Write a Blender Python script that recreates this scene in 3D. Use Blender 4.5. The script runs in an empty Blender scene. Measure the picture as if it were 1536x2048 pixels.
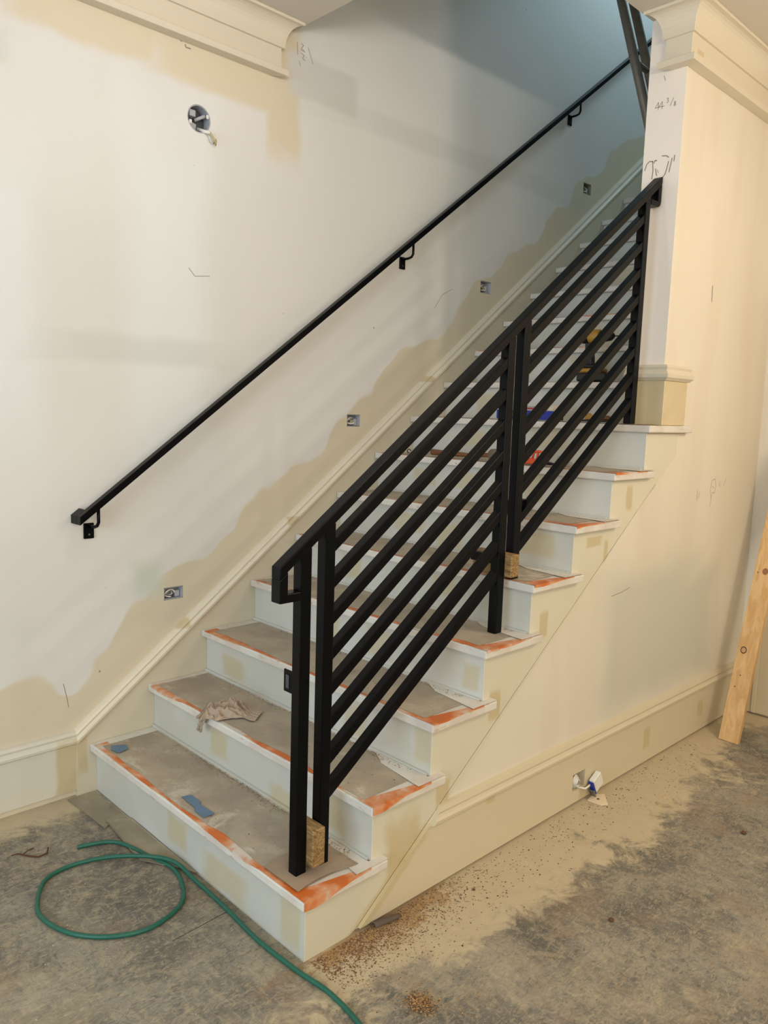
import bpy, bmesh, math, random
from mathutils import Vector, Matrix, noise as mnoise
S = bpy.context.scene
COL = S.collection
random.seed(7)

# ------------------------------------------------------------------ camera
cam_d = bpy.data.cameras.new('camera'); cam = bpy.data.objects.new('camera', cam_d); COL.objects.link(cam)
RT = Vector((0.71697460, -0.69638464, 0.03155710)); DN = Vector((-0.06751797, -0.11442813, -0.99113446)); FW = Vector((0.69382184, 0.70848757, -0.12906054))
cam.matrix_world = Matrix(((RT.x, -DN.x, -FW.x, -1.27774), (RT.y, -DN.y, -FW.y, -2.96686), (RT.z, -DN.z, -FW.z, 1.56829), (0, 0, 0, 1)))
cam_d.sensor_fit = 'VERTICAL'; cam_d.sensor_height = 24.0; cam_d.lens = 24.0 * 1575.26 / 2048.0; cam_d.clip_start = 0.05
S.camera = cam
# ------------------------------------------------------------------ world, exposure, lights
S.view_settings.view_transform = 'Standard'; S.view_settings.look = 'None'
S.view_settings.gamma = 1.0; S.view_settings.use_curve_mapping = False
S.view_settings.exposure = -0.05
w = bpy.data.worlds.new('world'); S.world = w; w.use_nodes = True
w.node_tree.nodes['Background'].inputs[0].default_value = (0.62, 0.72, 0.85, 1); w.node_tree.nodes['Background'].inputs[1].default_value = 0.15

def light(name, kind, loc, energy, color, size=0.1, target=None, size_y=None, spot=None, blend=0.3):
    d = bpy.data.lights.new(name, kind); d.energy = energy; d.color = color
    if kind == 'AREA':
        d.size = size
        if size_y: d.shape = 'RECTANGLE'; d.size_y = size_y
    else: d.shadow_soft_size = size
    if kind == 'SPOT': d.spot_size = math.radians(spot); d.spot_blend = blend
    o = bpy.data.objects.new(name, d); COL.objects.link(o); o.location = loc
    if target is not None:
        o.rotation_euler = (Vector(target) - Vector(loc)).to_track_quat('-Z', 'Y').to_euler()
    return o
light('ceiling_bulb', 'POINT', (0.20, -1.05, 2.9), 9.0, (0.90, 0.90, 1.0), 0.04)
light('ceiling_bulb', 'POINT', (1.75, -3.1, 2.35), 41, (1.0, 0.84, 0.67), 0.11)
light('bare_bulb', 'POINT', (1.2, -4.6, 2.5), 32, (1.0, 0.96, 0.92), 0.07)
light('work_lamp', 'AREA', (-1.6, -5.5, 2.36), 80, (1.0, 0.90, 0.72), 2.2, (-0.6, -1.4, 2.0), size_y=0.12)
light('window_daylight', 'AREA', (-3.85, -2.2, 1.5), 98, (0.68, 0.84, 1.0), 2.4, (0, -1.4, 1.0), size_y=1.9)
sw = light('stairwell_daylight', 'AREA', (4.5, -1.0, 5.3), 11, (0.58, 0.86, 1.0), 0.8, (3.5, 0.0, 4.3), size_y=0.8)
sw.data.spread = math.radians(110)

# ------------------------------------------------------------------ constants (metres)
W, T, R, R1 = 1.394, 0.25426, 0.19, 0.2072
SL = R / T
YW = -1.36                     # plane of the wall right of the stairs
XP, YP = 1.93, -1.195          # pillar front, pillar inner face
CZ, XO = 3.20, 0.977           # ceiling height, edge of the stairwell opening
XE = 3.05                      # wall at the right end
def tz(i): return R1 + (i - 1) * R
def srgb(r, g, b):
    f = lambda c: ((c / 255) / 12.92) if c / 255 <= 0.04045 else (((c / 255) + 0.055) / 1.055) ** 2.4
    return (f(r), f(g), f(b), 1)

# ------------------------------------------------------------------ material helpers
class NT:
    def __init__(s, name, rough=0.6, metallic=0.0, spec=0.5):
        s.m = bpy.data.materials.new(name); s.m.use_nodes = True; s.t = s.m.node_tree
        s.b = s.t.nodes['Principled BSDF']; s.b.inputs['Roughness'].default_value = rough
        s.b.inputs['Metallic'].default_value = metallic; s.b.inputs['Specular IOR Level'].default_value = spec
        g = s.t.nodes.new('ShaderNodeNewGeometry'); s.pos = g.outputs['Position']
        x = s.t.nodes.new('ShaderNodeSeparateXYZ'); s.t.links.new(s.pos, x.inputs[0]); s.x, s.y, s.z = x.outputs
    def put(s, sock, v):
        if isinstance(v, bpy.types.NodeSocket): s.t.links.new(v, sock)
        else: sock.default_value = v
    def m_(s, op, a, b=0.0, c=0.0):
        n = s.t.nodes.new('ShaderNodeMath'); n.operation = op
        s.put(n.inputs[0], a); s.put(n.inputs[1], b); s.put(n.inputs[2], c); return n.outputs[0]
    def objco(s):
        n = s.t.nodes.new('ShaderNodeTexCoord'); return n.outputs['Object']
    def scale(s, v, sx, sy, sz):
        n = s.t.nodes.new('ShaderNodeVectorMath'); n.operation = 'MULTIPLY'; s.put(n.inputs[0], v); n.inputs[1].default_value = (sx, sy, sz); return n.outputs[0]
    def noise(s, scale, detail=3.0, vec=None, rough=0.5, dist=0.0):
        n = s.t.nodes.new('ShaderNodeTexNoise'); s.t.links.new(vec or s.pos, n.inputs['Vector'])
        n.inputs['Scale'].default_value = scale; n.inputs['Detail'].default_value = detail
        n.inputs['Roughness'].default_value = rough; n.inputs['Distortion'].default_value = dist; return n.outputs['Fac']
    def ss(s, v, a, b):
        n = s.t.nodes.new('ShaderNodeMapRange'); n.interpolation_type = 'SMOOTHSTEP'
        s.put(n.inputs[0], v); n.inputs[1].default_value = a; n.inputs[2].default_value = b
        n.inputs[3].default_value = 0.0; n.inputs[4].default_value = 1.0
        return n.outputs[0]
    def mix(s, f, a, b):
        n = s.t.nodes.new('ShaderNodeMix'); n.data_type = 'RGBA'
        s.put(n.inputs[0], f); s.put(n.inputs[6], a); s.put(n.inputs[7], b); return n.outputs[2]
    def blobs(s, items, u, v, wob=0.35, ns=9.0, soft=0.12, extra=None):
        # union of soft rounded patches (cu, cv, half_u, half_v) on a plane
        nz = s.m_('MULTIPLY', s.m_('SUBTRACT', s.noise(ns, 2), 0.5), wob * 2)
        out = None
        for it in items:
            cu, cv, hu, hv = it[:4]
            a = s.m_('ABSOLUTE', s.m_('MULTIPLY', s.m_('SUBTRACT', u, cu), 1 / hu))
            b = s.m_('ABSOLUTE', s.m_('MULTIPLY', s.m_('SUBTRACT', v, cv), 1 / hv))
            d = s.m_('SMOOTH_MAX', a, b, 0.35)
            out = d if out is None else s.m_('MINIMUM', out, d)
        return s.ss(s.m_('ADD', out, nz), 1 + soft, 1 - soft)
    def bump(s, h, strength=0.2, dist=0.01):
        n = s.t.nodes.new('ShaderNodeBump'); n.inputs['Strength'].default_value = strength; n.inputs['Distance'].default_value = dist
        s.put(n.inputs['Height'], h); s.t.links.new(n.outputs[0], s.b.inputs['Normal'])
    def col(s, c): s.put(s.b.inputs['Base Color'], c); return s.m
def plain(name, c, rough=0.6, metallic=0.0, var=0.08, ns=20.0, spec=0.5):
    n = NT(name, rough, metallic, spec)
    d = tuple(max(0, x * (1 - var)) for x in c[:3]) + (1,); e = tuple(min(1, x * (1 + var)) for x in c[:3]) + (1,)
    return n.col(n.mix(n.noise(ns, 3), d, e))

TAN = srgb(200, 178, 138)
def make_wall_left():
    n = NT('drywall_left', 0.55)
    base = n.mix(n.ss(n.noise(1.1, 2), 0.35, 0.65), srgb(226, 223, 218), srgb(221, 219, 213))
    base = n.mix(n.m_('MULTIPLY', n.blobs([(0.38, 2.0, 0.17, 0.62), (-0.28, 1.9, .12, .5)], n.x, n.z, 0.35, 2.5, 0.6), 0.9), base, srgb(228, 232, 230))  # pale skim bands, with the cool bright pool of light tinted into them
    # tan skim coat above the stair skirt, irregular upper edge
    d = n.m_('SUBTRACT', n.z, n.m_('ADD', n.m_('MULTIPLY', n.m_('ADD', n.x, 0.05), 0.757), 0.275))
    d = n.m_('MINIMUM', d, n.m_('ADD', n.m_('SUBTRACT', n.z, 0.275), n.m_('MULTIPLY', n.m_('ABSOLUTE', n.x), 0.0)))
    dd = n.m_('SUBTRACT', d, n.m_('MULTIPLY', n.noise(3.2, 1.5), 0.42))
    base = n.mix(n.ss(dd, 0.012, -0.012), base, srgb(216, 205, 180))
    base = n.mix(n.blobs([(0.62, 2.93, 0.34, 0.10), (0.93, 2.93, 0.09, 0.28), (0.05, 2.95, 0.3, 0.1)], n.x, n.z, 0.3, 5, 0.25), base, srgb(218, 206, 180))
    base = n.mix(n.blobs([(1.16, 3.03, 0.19, 0.09)], n.x, n.z, 0.25, 5, 0.2), base, srgb(210, 208, 201))
    base = n.mix(n.blobs([(0.27, 0.84, 0.06, 0.07), (-0.35, 2.75, .1, .05)], n.x, n.z, 0.35, 8, 0.6), base, srgb(206, 211, 200))
    base = n.mix(n.m_('MULTIPLY', n.blobs([(0.25, 1.77, 0.36, 0.05), (2.2, 2.95, 0.9, 0.05)], n.x, n.z, 0.5, 4, 0.5), 0.35), base, srgb(196, 196, 188))
    spk = n.ss(n.noise(26, 1), 0.80, 0.83)
    base = n.mix(spk, base, srgb(150, 138, 120))
    n.bump(n.noise(35, 3), 0.06, 0.004)
    return n.col(base)
def make_wall_right():
    n = NT('drywall_right', 0.55)
    base = n.mix(n.ss(n.noise(1.3, 2), 0.35, 0.65), srgb(226, 218, 202), srgb(222, 214, 196))
    base = n.mix(n.m_('MULTIPLY', n.blobs([(2.0, 0.62, 0.42, 0.30), (2.32, 0.60, .3, .25)], n.x, n.z, 0.3, 3, 0.35), 0.8), base, srgb(196, 196, 182))
    base = n.mix(n.m_('MULTIPLY', n.ss(n.noise(5, 2, n.scale(n.pos, 1.0, 1, 0.14)), 0.5, 0.62), 0.25), base, srgb(212, 198, 178))
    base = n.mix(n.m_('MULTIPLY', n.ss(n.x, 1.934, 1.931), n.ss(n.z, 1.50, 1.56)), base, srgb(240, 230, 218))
    n.bump(n.noise(35, 3), 0.06, 0.004)
    return n.col(base)
def make_trim(name, patches, c=srgb(206, 192, 160), u='x', smear=False):
    n = NT(name, 0.42)
    base = n.mix(n.noise(2.5, 3), c, tuple(x * 0.93 for x in c[:3]) + (1,))
    if smear:
        dd = n.m_('ABSOLUTE', n.m_('SUBTRACT', n.z, n.m_('SUBTRACT', n.m_('MULTIPLY', n.x, SL), 0.166)))
        k = n.m_('MULTIPLY', n.ss(n.m_('ADD', dd, n.m_('MULTIPLY', n.noise(14, 3), 0.03)), 0.052, 0.030), n.ss(n.x, 0.56, 0.50))
        base = n.mix(n.m_('MULTIPLY', k, 0.75), base, srgb(198, 182, 140))
    if patches: base = n.mix(n.m_('MULTIPLY', n.blobs(patches, n.x if u == 'x' else n.y, n.z, 0.35, 12, 0.25), 0.8), base, srgb(198, 180, 138))
    return n.col(base)
def make_riser():
    n = NT('painted_riser', 0.5)
    base = n.mix(n.ss(n.noise(3, 2), 0.4, 0.6), srgb(208, 207, 199), srgb(201, 200, 189))
    P = [(-.66, .095, .06, .05), (-1.30, .10, .045, .085), (-.95, .06, .12, .05), (-.52, .295, .055, .05), (-.92, .22, .07, .05), (-1.18, .30, .05, .06),
         (-.23, .46, .08, .045), (-.70, .50, .04, .06), (-1.0, .47, .06, .06), (-1.33, .50, .035, .07), (-.55, .68, .06, .05), (-1.31, .66, .035, .045),
         (-.85, .67, .07, .05), (-.4, .87, .06, .05), (-.95, .88, .06, .04), (-1.2, 1.06, .08, .045), (-.5, 1.06, .1, .04), (-.75, 1.03, .07, .05),
         (-.35, 1.25, .07, .04), (-.62, 1.25, .09, .04), (-1.0, 1.26, .05, .06), (-.45, 1.44, .07, .04), (-.9, 1.46, .1, .05), (-.3, 1.62, .06, .05),
         (-.75, 1.82, .1, .05), (-1.0, 1.82, .08, .05), (-.35, 1.83, .06, .05), (-.65, 2.0, .1, .05), (-1.0, 2.02, .12, .06), (-.9, 2.2, .12, .05), (-.5, 2.4, .1, .05), (-.95, 2.58, .1, .05)]
    base = n.mix(n.m_('MULTIPLY', n.blobs(P, n.y, n.z, 0.30, 14, 0.28), 0.62), base, srgb(196, 180, 138))
    n.bump(n.noise(60, 2), 0.05, 0.003)
    return n.col(base)
def make_tread():
    n = NT('whitewashed_tread', 0.55)
    a = n.ss(n.noise(7, 4, None, 0.6), 0.42, 0.62)
    base = n.mix(a, srgb(220, 216, 206), srgb(212, 202, 190))
    base = n.mix(n.ss(n.noise(16, 3, n.scale(n.pos, 1, 1, 4)), 0.64, 0.76), base, srgb(190, 158, 130))
    n.bump(n.noise(25, 4), 0.25, 0.006)
    return n.col(base)
def make_orange():
    n = NT('orange_masking_tape', 0.5)
    a = n.noise(5.0, 4, None, 0.65)
    base = n.mix(n.ss(a, 0.36, 0.48), srgb(216, 206, 192), srgb(216, 148, 104))
    base = n.mix(n.ss(a, 0.47, 0.57), base, srgb(206, 108, 44))
    n.bump(n.noise(40, 3), 0.3, 0.004)
    return n.col(base)
def make_paper(name, c1, c2, c3):
    n = NT(name, 0.75)
    base = n.mix(n.ss(n.noise(6, 5, None, 0.6), 0.35, 0.65), c1, c2)
    base = n.mix(n.ss(n.noise(4.3, 6, n.scale(n.pos, 1.6, 1, 1), 0.72, 0.4), 0.56, 0.68), base, c3)
    base = n.mix(n.ss(n.noise(140, 2), 0.70, 0.76), base, srgb(92, 78, 60))
    n.bump(n.noise(14, 4), 0.4, 0.008)
    return n.col(base)
def make_floor():
    n = NT('dusty_concrete', 0.8, 0, 0.3)
    a = n.noise(2.8, 5, None, 0.62, 0.3)
    base = n.mix(n.ss(a, 0.38, 0.62), srgb(106, 103, 95), srgb(142, 137, 124))
    s1 = n.noise(9, 6, n.scale(n.pos, 1, 1, 1), 0.72, 1.3)                       # swept, streaky film of dust
    s2 = n.noise(30, 5, n.scale(n.pos, 1.7, 0.8, 1), 0.75, 0.8)
    base = n.mix(n.m_('MULTIPLY', n.ss(s1, 0.47, 0.62), 0.55), base, srgb(164, 153, 130))
    base = n.mix(n.m_('MULTIPLY', n.ss(s2, 0.50, 0.66), 0.50), base, srgb(174, 162, 138))
    base = n.mix(n.m_('MULTIPLY', n.ss(s2, 0.46, 0.34), 0.55), base, srgb(96, 93, 86))
    base = n.mix(n.m_('MULTIPLY', n.ss(n.noise(85, 4, None, 0.75), 0.55, 0.72), 0.45), base, srgb(92, 89, 82))
    s3 = n.noise(46, 4, n.scale(n.pos, 0.7, 1.8, 1), 0.7, 1.6)
    base = n.mix(n.m_('MULTIPLY', n.ss(s3, 0.52, 0.64), 0.55), base, srgb(182, 164, 132))
    base = n.mix(n.m_('MULTIPLY', n.ss(s3, 0.45, 0.34), 0.60), base, srgb(84, 80, 72))
    base = n.mix(n.m_('MULTIPLY', n.ss(n.noise(3.7, 3), 0.52, 0.66), 0.30), base, srgb(150, 124, 98))
    fine = n.m_('ADD', s2, s3)
    # tan plaster dust: heavy near the walls, thinning outwards
    dr = n.m_('SUBTRACT', YW, n.y)
    w1 = n.m_('ADD', n.m_('MULTIPLY', n.noise(1.6, 5, None, 0.6, 0.3), 0.95), -0.20)
    w1 = n.m_('ADD', w1, n.m_('MULTIPLY', n.m_('SUBTRACT', s1, 0.5), 0.5))
    k = n.m_('MULTIPLY', n.ss(n.m_('SUBTRACT', dr, w1), 0.06, -0.10), n.ss(n.m_('ADD', n.m_('ADD', dr, n.m_('MULTIPLY', n.ss(n.x, -0.02, 0.10), 0.3)), n.m_('MULTIPLY', n.m_('SUBTRACT', s1, 0.5), 0.5)), 0.0, 0.25))
    k = n.m_('MULTIPLY', k, n.ss(n.m_('ADD', n.x, n.m_('MULTIPLY', n.m_('SUBTRACT', s1, 0.5), 0.9)), -0.35, 0.12))
    dl = n.m_('MULTIPLY', n.y, -1.0)
    k2 = n.m_('MULTIPLY', n.ss(n.m_('SUBTRACT', dl, n.m_('MULTIPLY', s1, 0.30)), 0.06, -0.06), n.ss(n.x, 0.0, -0.1))
    k = n.m_('MAXIMUM', k, k2)
    k3 = n.ss(n.noise(1.9, 6, n.scale(n.pos, 1, 1.3, 1), 0.7, 0.5), 0.50, 0.64)
    k = n.m_('MAXIMUM', k, n.m_('MULTIPLY', k3, 0.30))
    base = n.mix(n.m_('MULTIPLY', k, 0.88), base, n.mix(n.noise(18, 4), srgb(208, 192, 160), srgb(190, 174, 142)))
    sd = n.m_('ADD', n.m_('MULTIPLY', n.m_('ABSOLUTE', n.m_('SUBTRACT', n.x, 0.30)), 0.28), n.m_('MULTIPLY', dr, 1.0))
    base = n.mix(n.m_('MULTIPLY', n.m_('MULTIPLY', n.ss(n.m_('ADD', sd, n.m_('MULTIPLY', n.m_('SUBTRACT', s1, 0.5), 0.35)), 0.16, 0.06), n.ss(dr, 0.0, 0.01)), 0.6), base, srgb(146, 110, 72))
    spk = n.ss(n.noise(95, 2), 0.73, 0.77)
    base = n.mix(n.m_('MULTIPLY', spk, 0.6), base, srgb(96, 76, 56))
    n.bump(fine, 0.35, 0.004)
    return n.col(base)
def make_wood(name, c1, c2, ax=(30, 30, 1.2), knot=None):
    n = NT(name, 0.6); v = n.scale(n.objco(), *ax)
    base = n.mix(n.ss(n.noise(1.0, 4, v, 0.6, 1.2), 0.35, 0.65), c1, c2)
    n.bump(n.noise(1.0, 4, v), 0.15, 0.002)
    return n.col(base)
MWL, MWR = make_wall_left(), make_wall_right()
MCEIL = plain('ceiling_paint', srgb(210, 202, 188), 0.7, 0, 0.03, 1.5)
MSTW = plain('stairwell_paint', srgb(205, 205, 196), 0.6, 0, 0.03, 1.5)
MCROWN = make_trim('crown_paint', [(1.98, 3.035, 0.03, 0.012)], srgb(220, 210, 188))
MBASER = make_trim('base_paint_right', [(1.5, .03, .05, .03), (2.0, .12, .03, .05), (2.55, .13, .03, .04), (.85, .22, .03, .02)], srgb(214, 201, 172), 'x', True)
MBASEL = make_trim('base_paint_left', [(-.085, .12, .045, .13)], srgb(218, 212, 196))
MSKIRT = make_trim('skirt_paint', [(.30, .62, .05, .02), (.95, 1.02, .04, .03), (-.03, .2, .02, .1)], srgb(212, 202, 178))
MCAP = make_trim('cap_paint', [(.42, .63, .03, .02), (1.0, 1.03, .03, .02), (1.9, 1.74, .05, .015)], srgb(226, 216, 194))
MSTRG = make_trim('stringer_paint', [(.42, .12, .07, .16), (.60, .31, .03, .05), (.86, .56, .03, .05), (1.13, .80, .025, .045), (1.45, 1.08, .05, .02), (1.70, 1.24, .025, .05), (1.54, 1.03, .015, .05)], srgb(218, 212, 190), 'x', True)
MPILB = make_trim('pillar_base_paint', [(-1.28, 1.63, .09, .10)], srgb(212, 196, 162), 'y')
MRISER, MTREAD, MORANGE = make_riser(), make_tread(), make_orange()
MPAPER = make_paper('protective_paper_brown', srgb(160, 148, 130), srgb(176, 164, 144), srgb(198, 188, 170))
MPAPER2 = make_paper('protective_paper_clean', srgb(158, 138, 116), srgb(168, 148, 124), srgb(150, 130, 108))
MPAPERF = make_paper('protective_paper_floor', srgb(142, 132, 112), srgb(162, 151, 128), srgb(124, 116, 98))
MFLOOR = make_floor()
MSTEEL = plain('black_satin_steel', (0.0018, 0.0022, 0.0028, 1), 0.33, 0.0, 0.2, 40, 0.13)
MGALV = plain('galvanised_steel', (0.20, 0.175, 0.145, 1), 0.5, 0.35, 0.4, 18)
MBLUE = plain('blue_tape', srgb(96, 122, 148), 0.6, 0, 0.1, 40)
MPENCIL = plain('pencil_grey', srgb(142, 132, 122), 0.8)
MBOXG = plain('grey_box_plastic', srgb(176, 178, 184), 0.45)
MBOXD = plain('dark_box_plastic', srgb(66, 70, 74), 0.5)
MWIRE = plain('white_cable', srgb(226, 224, 214), 0.45)
MWIREY = plain('bare_cable', srgb(196, 176, 120), 0.4)
MPINE = make_wood('pine_board', srgb(222, 184, 130), srgb(204, 160, 104), (24, 24, 1.5))
MKNOT = plain('pine_knot', srgb(70, 44, 26), 0.6); MKNOT2 = plain('pine_knot_core', srgb(196, 150, 104), 0.6)
MBLOCK = make_wood('block_wood', srgb(170, 140, 92), srgb(112, 84, 46), (90, 12, 120))
MHANDLE = make_wood('hickory_handle', srgb(128, 84, 44), srgb(92, 56, 28), (10, 4, 40))
MHOSE = plain('green_hose', srgb(30, 96, 78), 0.42, 0, 0.15, 30)
MRAG = plain('taupe_rag', srgb(176, 158, 138), 0.9, 0, 0.15, 60)
MYEL = plain('tool_yellow', srgb(172, 128, 44), 0.45); MBLK = plain('tool_black', srgb(22, 22, 24), 0.5)
MORT = plain('tool_orange', srgb(224, 84, 30), 0.45); MLEV = plain('level_blue', srgb(18, 44, 150), 0.4)
MMETAL = plain('tool_metal', (0.25, 0.25, 0.26, 1), 0.35, 0.9); MRUB = plain('mallet_rubber', srgb(106, 92, 76), 0.7)
MCHIP = plain('wood_chip', srgb(176, 140, 92), 0.8, 0, 0.35, 60); MCHIPD = plain('dark_chip', srgb(116, 78, 46), 0.8, 0, 0.4, 60)
MCRUMB = plain('dark_crumb', srgb(70, 52, 36), 0.9, 0, 0.4, 60)
MSHARD = plain('plaster_shard', srgb(226, 208, 178), 0.7)
gl = NT('clear_plastic', 0.15); gl.b.inputs['Transmission Weight'].default_value = 0.75; MCLEAR = gl.col(srgb(235, 236, 230))
MRED = plain('red_print', srgb(190, 50, 50), 0.5)

# ------------------------------------------------------------------ geometry helpers
class MB:
    def __init__(s): s.bm = bmesh.new()
    def box(s, x0, x1, y0, y1, z0, z1, bev=0.0, rot=None, seg=1):
        vs = [s.bm.verts.new((x, y, z)) for x in (x0, x1) for y in (y0, y1) for z in (z0, z1)]
        fs = [s.bm.faces.new([vs[i] for i in q]) for q in ((0, 1, 3, 2), (4, 6, 7, 5), (0, 4, 5, 1), (2, 3, 7, 6), (0, 2, 6, 4), (1, 5, 7, 3))]
        if bev:
            es = list({e for f in fs for e in f.edges})
            r = bmesh.ops.bevel(s.bm, geom=es, offset=bev, segments=seg, affect='EDGES'); vs = list({v for v in vs if v.is_valid} | {v for f in r['faces'] for v in f.verts})
        if rot:
            c, a, ang = rot; bmesh.ops.rotate(s.bm, verts=vs, cent=c, matrix=Matrix.Rotation(ang, 3, a))
        return vs
    def prism(s, pts, axis, a, b):
        # polygon pts (2 coords of the other axes, in xyz order) extruded along axis from a to b
        def P(p, t): return {'x': (t, p[0], p[1]), 'y': (p[0], t, p[1]), 'z': (p[0], p[1], t)}[axis]
        v0 = [s.bm.verts.new(P(p, a)) for p in pts]; v1 = [s.bm.verts.new(P(p, b)) for p in pts]
        s.bm.faces.new(v0); s.bm.faces.new(v1[::-1]); n = len(pts)
        for i in range(n): s.bm.faces.new((v0[i], v1[i], v1[(i + 1) % n], v0[(i + 1) % n]))
        return v0 + v1
    def rings(s, rings, closed=True, cap=True):
        R_ = [[s.bm.verts.new(p) for p in r] for r in rings]; n = len(R_[0])
        for a, b in zip(R_, R_[1:]):
            for i in range(n if closed else n - 1): s.bm.faces.new((a[i], a[(i + 1) % n], b[(i + 1) % n], b[i]))
        if cap and closed: s.bm.faces.new(R_[0][::-1]); s.bm.faces.new(R_[-1])
        return R_
    def tube(s, pts, r, n=8, cap=True):
        pts = [Vector(p) for p in pts]; rr = r if isinstance(r, (list, tuple)) else [r] * len(pts); out = []; up = None
        for i, p in enumerate(pts):
            t = (pts[min(i + 1, len(pts) - 1)] - pts[max(i - 1, 0)]).normalized()
            if up is None: up = Vector((0, 0, 1)) if abs(t.z) < 0.9 else Vector((1, 0, 0))
            u = up - t * up.dot(t)
            u = u.normalized() if u.length > 1e-6 else t.orthogonal().normalized()
            up = u; v = t.cross(u)
            out.append([p + (u * math.cos(k * 2 * math.pi / n) + v * math.sin(k * 2 * math.pi / n)) * rr[i] for k in range(n)])
        s.rings(out, True, cap)
    def cyl(s, a, b, r, n=16, r2=None): s.tube([a, b], [r, r if r2 is None else r2], n)
    def beam(s, a, b, wy, th):
        # rectangular bar from a to b (same y), wy wide in y, th perpendicular thickness, ends cut vertical
        a, b = Vector(a), Vector(b); d = (b - a).normalized(); h = th / max(0.05, abs(d.x)) / 2
        s.prism([(a.x, a.z - h), (b.x, b.z - h), (b.x, b.z + h), (a.x, a.z + h)], 'y', a.y - wy / 2, a.y + wy / 2)
    def grid(s, f, nu, nv):
        V = [[s.bm.verts.new(f(i / nu, j / nv)) for j in range(nv + 1)] for i in range(nu + 1)]
        for i in range(nu):
            for j in range(nv): s.bm.faces.new((V[i][j], V[i + 1][j], V[i + 1][j + 1], V[i][j + 1]))
        return V
    def build(s, name, mat, parent=None, origin=None, smooth=False, bevel=0.0, label=None, cat=None, group=None, kind=None, seg=2):
        if origin is None:
            if parent is not None: origin = wloc(parent)
            else:
                c = [v.co for v in s.bm.verts]
                origin = Vector(((min(v.x for v in c) + max(v.x for v in c)) / 2, (min(v.y for v in c) + max(v.y for v in c)) / 2, min(v.z for v in c)))
        origin = Vector(origin)
        bmesh.ops.recalc_face_normals(s.bm, faces=s.bm.faces)
        bmesh.ops.translate(s.bm, verts=s.bm.verts, vec=-origin)
        me = bpy.data.meshes.new(name); s.bm.to_mesh(me); s.bm.free()
        for m in (mat if isinstance(mat, list) else [mat]): me.materials.append(m)
        if smooth:
            for p in me.polygons: p.use_smooth = True
        o = bpy.data.objects.new(name, me); COL.objects.link(o)
        if parent is not None: o.parent = parent; o.location = origin - wloc(parent)
        else: o.location = origin
        if bevel:
            b = o.modifiers.new('bevel', 'BEVEL'); b.width = bevel; b.segments = seg; b.limit_method = 'ANGLE'; b.angle_limit = 0.6
        tag(o, label, cat, group, kind); return o
def wloc(o):
    v = Vector(o.location); p = o.parent
    while p is not None: v = v + Vector(p.location); p = p.parent
    return v
def tag(o, label=None, cat=None, group=None, kind=None):
    for k, v in (('label', label), ('category', cat), ('group', group), ('kind', kind)):
        if v: o[k] = v
    return o
def empty(name, loc, label, cat, group=None):
    o = bpy.data.objects.new(name, None); o.empty_display_size = 0.05; COL.objects.link(o); o.location = loc
    return tag(o, label, cat, group)
def plate_with_holes(outer, holes, axis, front, depth, back, cap=True):
    """flat wall: polygon 'outer' at plane `front` with holes, hole sides run to `depth`, outer sides to `back`."""
    m = MB(); bm = m.bm
    P = lambda p, t: {'x': (t, p[0], p[1]), 'y': (p[0], t, p[1])}[axis]
    edges = []; loops = []
    for lp in [outer] + holes:
        vs = [bm.verts.new(P(p, front)) for p in lp]; loops.append(vs)
        edges += [bm.edges.new((vs[i], vs[(i + 1) % len(vs)])) for i in range(len(vs))]
    bmesh.ops.triangle_fill(bm, use_beauty=True, use_dissolve=False, edges=edges)
    for k, lp in enumerate([outer] + holes):
        t = back if k == 0 else depth
        v1 = [bm.verts.new(P(p, t)) for p in lp]; n = len(lp)
        for i in range(n): bm.faces.new((loops[k][i], loops[k][(i + 1) % n], v1[(i + 1) % n], v1[i]))
        if k == 0 and cap: bm.faces.new(v1)
    return m
def rect(cx, cz, hx, hz): return [(cx - hx, cz - hz), (cx + hx, cz - hz), (cx + hx, cz + hz), (cx - hx, cz + hz)]
def wob(a, seed=0.0, s=6.0): return mnoise.noise(Vector((a * s, seed, seed * 1.7)))

# ------------------------------------------------------------------ the room
m = MB(); m.box(-4.1, 5.2, -6.1, 0.1, -0.1, 0.0); m.build('floor', MFLOOR, kind='structure')
BOX = [(0.387, 0.764, .045, .027), (1.393, 1.508, .044, .030), (2.394, 2.286, .049, .034), (3.395, 3.04, .047, .034)]
circ = [(0.508 + .054 * math.cos(a * math.pi / 12), 2.712 + .054 * math.sin(a * math.pi / 12)) for a in range(24)]
m = plate_with_holes([(-4.1, 0), (5.6, 0), (5.6, 6.0), (0.977, 6.0), (0.977, CZ), (-4.1, CZ)], [rect(*b) for b in BOX] + [circ], 'y', 0.0, 0.05, 0.12)
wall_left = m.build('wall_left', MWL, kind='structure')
# right wall: space under the stairs plus the wall beside the stairwell
K = -0.156
outer = [(0.33, 0), (XE, 0), (XE, CZ), (5.6, CZ), (5.6, 6.0), (XP, 6.0), (XP, 1.30), (0.33, 0.10)]
m = plate_with_holes([(0.33, 0), (XE, 0), (XE, 6.0), (XP, 6.0), (XP, 1.28), (0.33, 0.10)], [rect(1.435, 0.100, .045, .036)], 'y', YW, YW + .05, YP)
wall_right = m.build('wall_right', MWR, kind='structure')
m = MB(); m.box(XE, 5.6, YW, YP, 1.9, 6.0); m.build('wall_right', MSTW, kind='structure')
m = MB(); m.box(XE, XE + .12, -6.1, YW, 0, CZ); m.build('wall_back', MWR, kind='structure')
m = MB(); m.box(5.5, 5.62, YP, 0, 1.9, 6.0); m.build('wall_stairwell', MSTW, kind='structure')
m = MB(); m.box(XO - .1, 5.62, YW, .12, 6.0, 6.1); m.build('ceiling', MSTW, kind='structure')
m = MB(); m.box(XO - .12, XO, YW, 0, CZ + .2, 6.0); m.build('wall_stairwell', MSTW, kind='structure')
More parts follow.
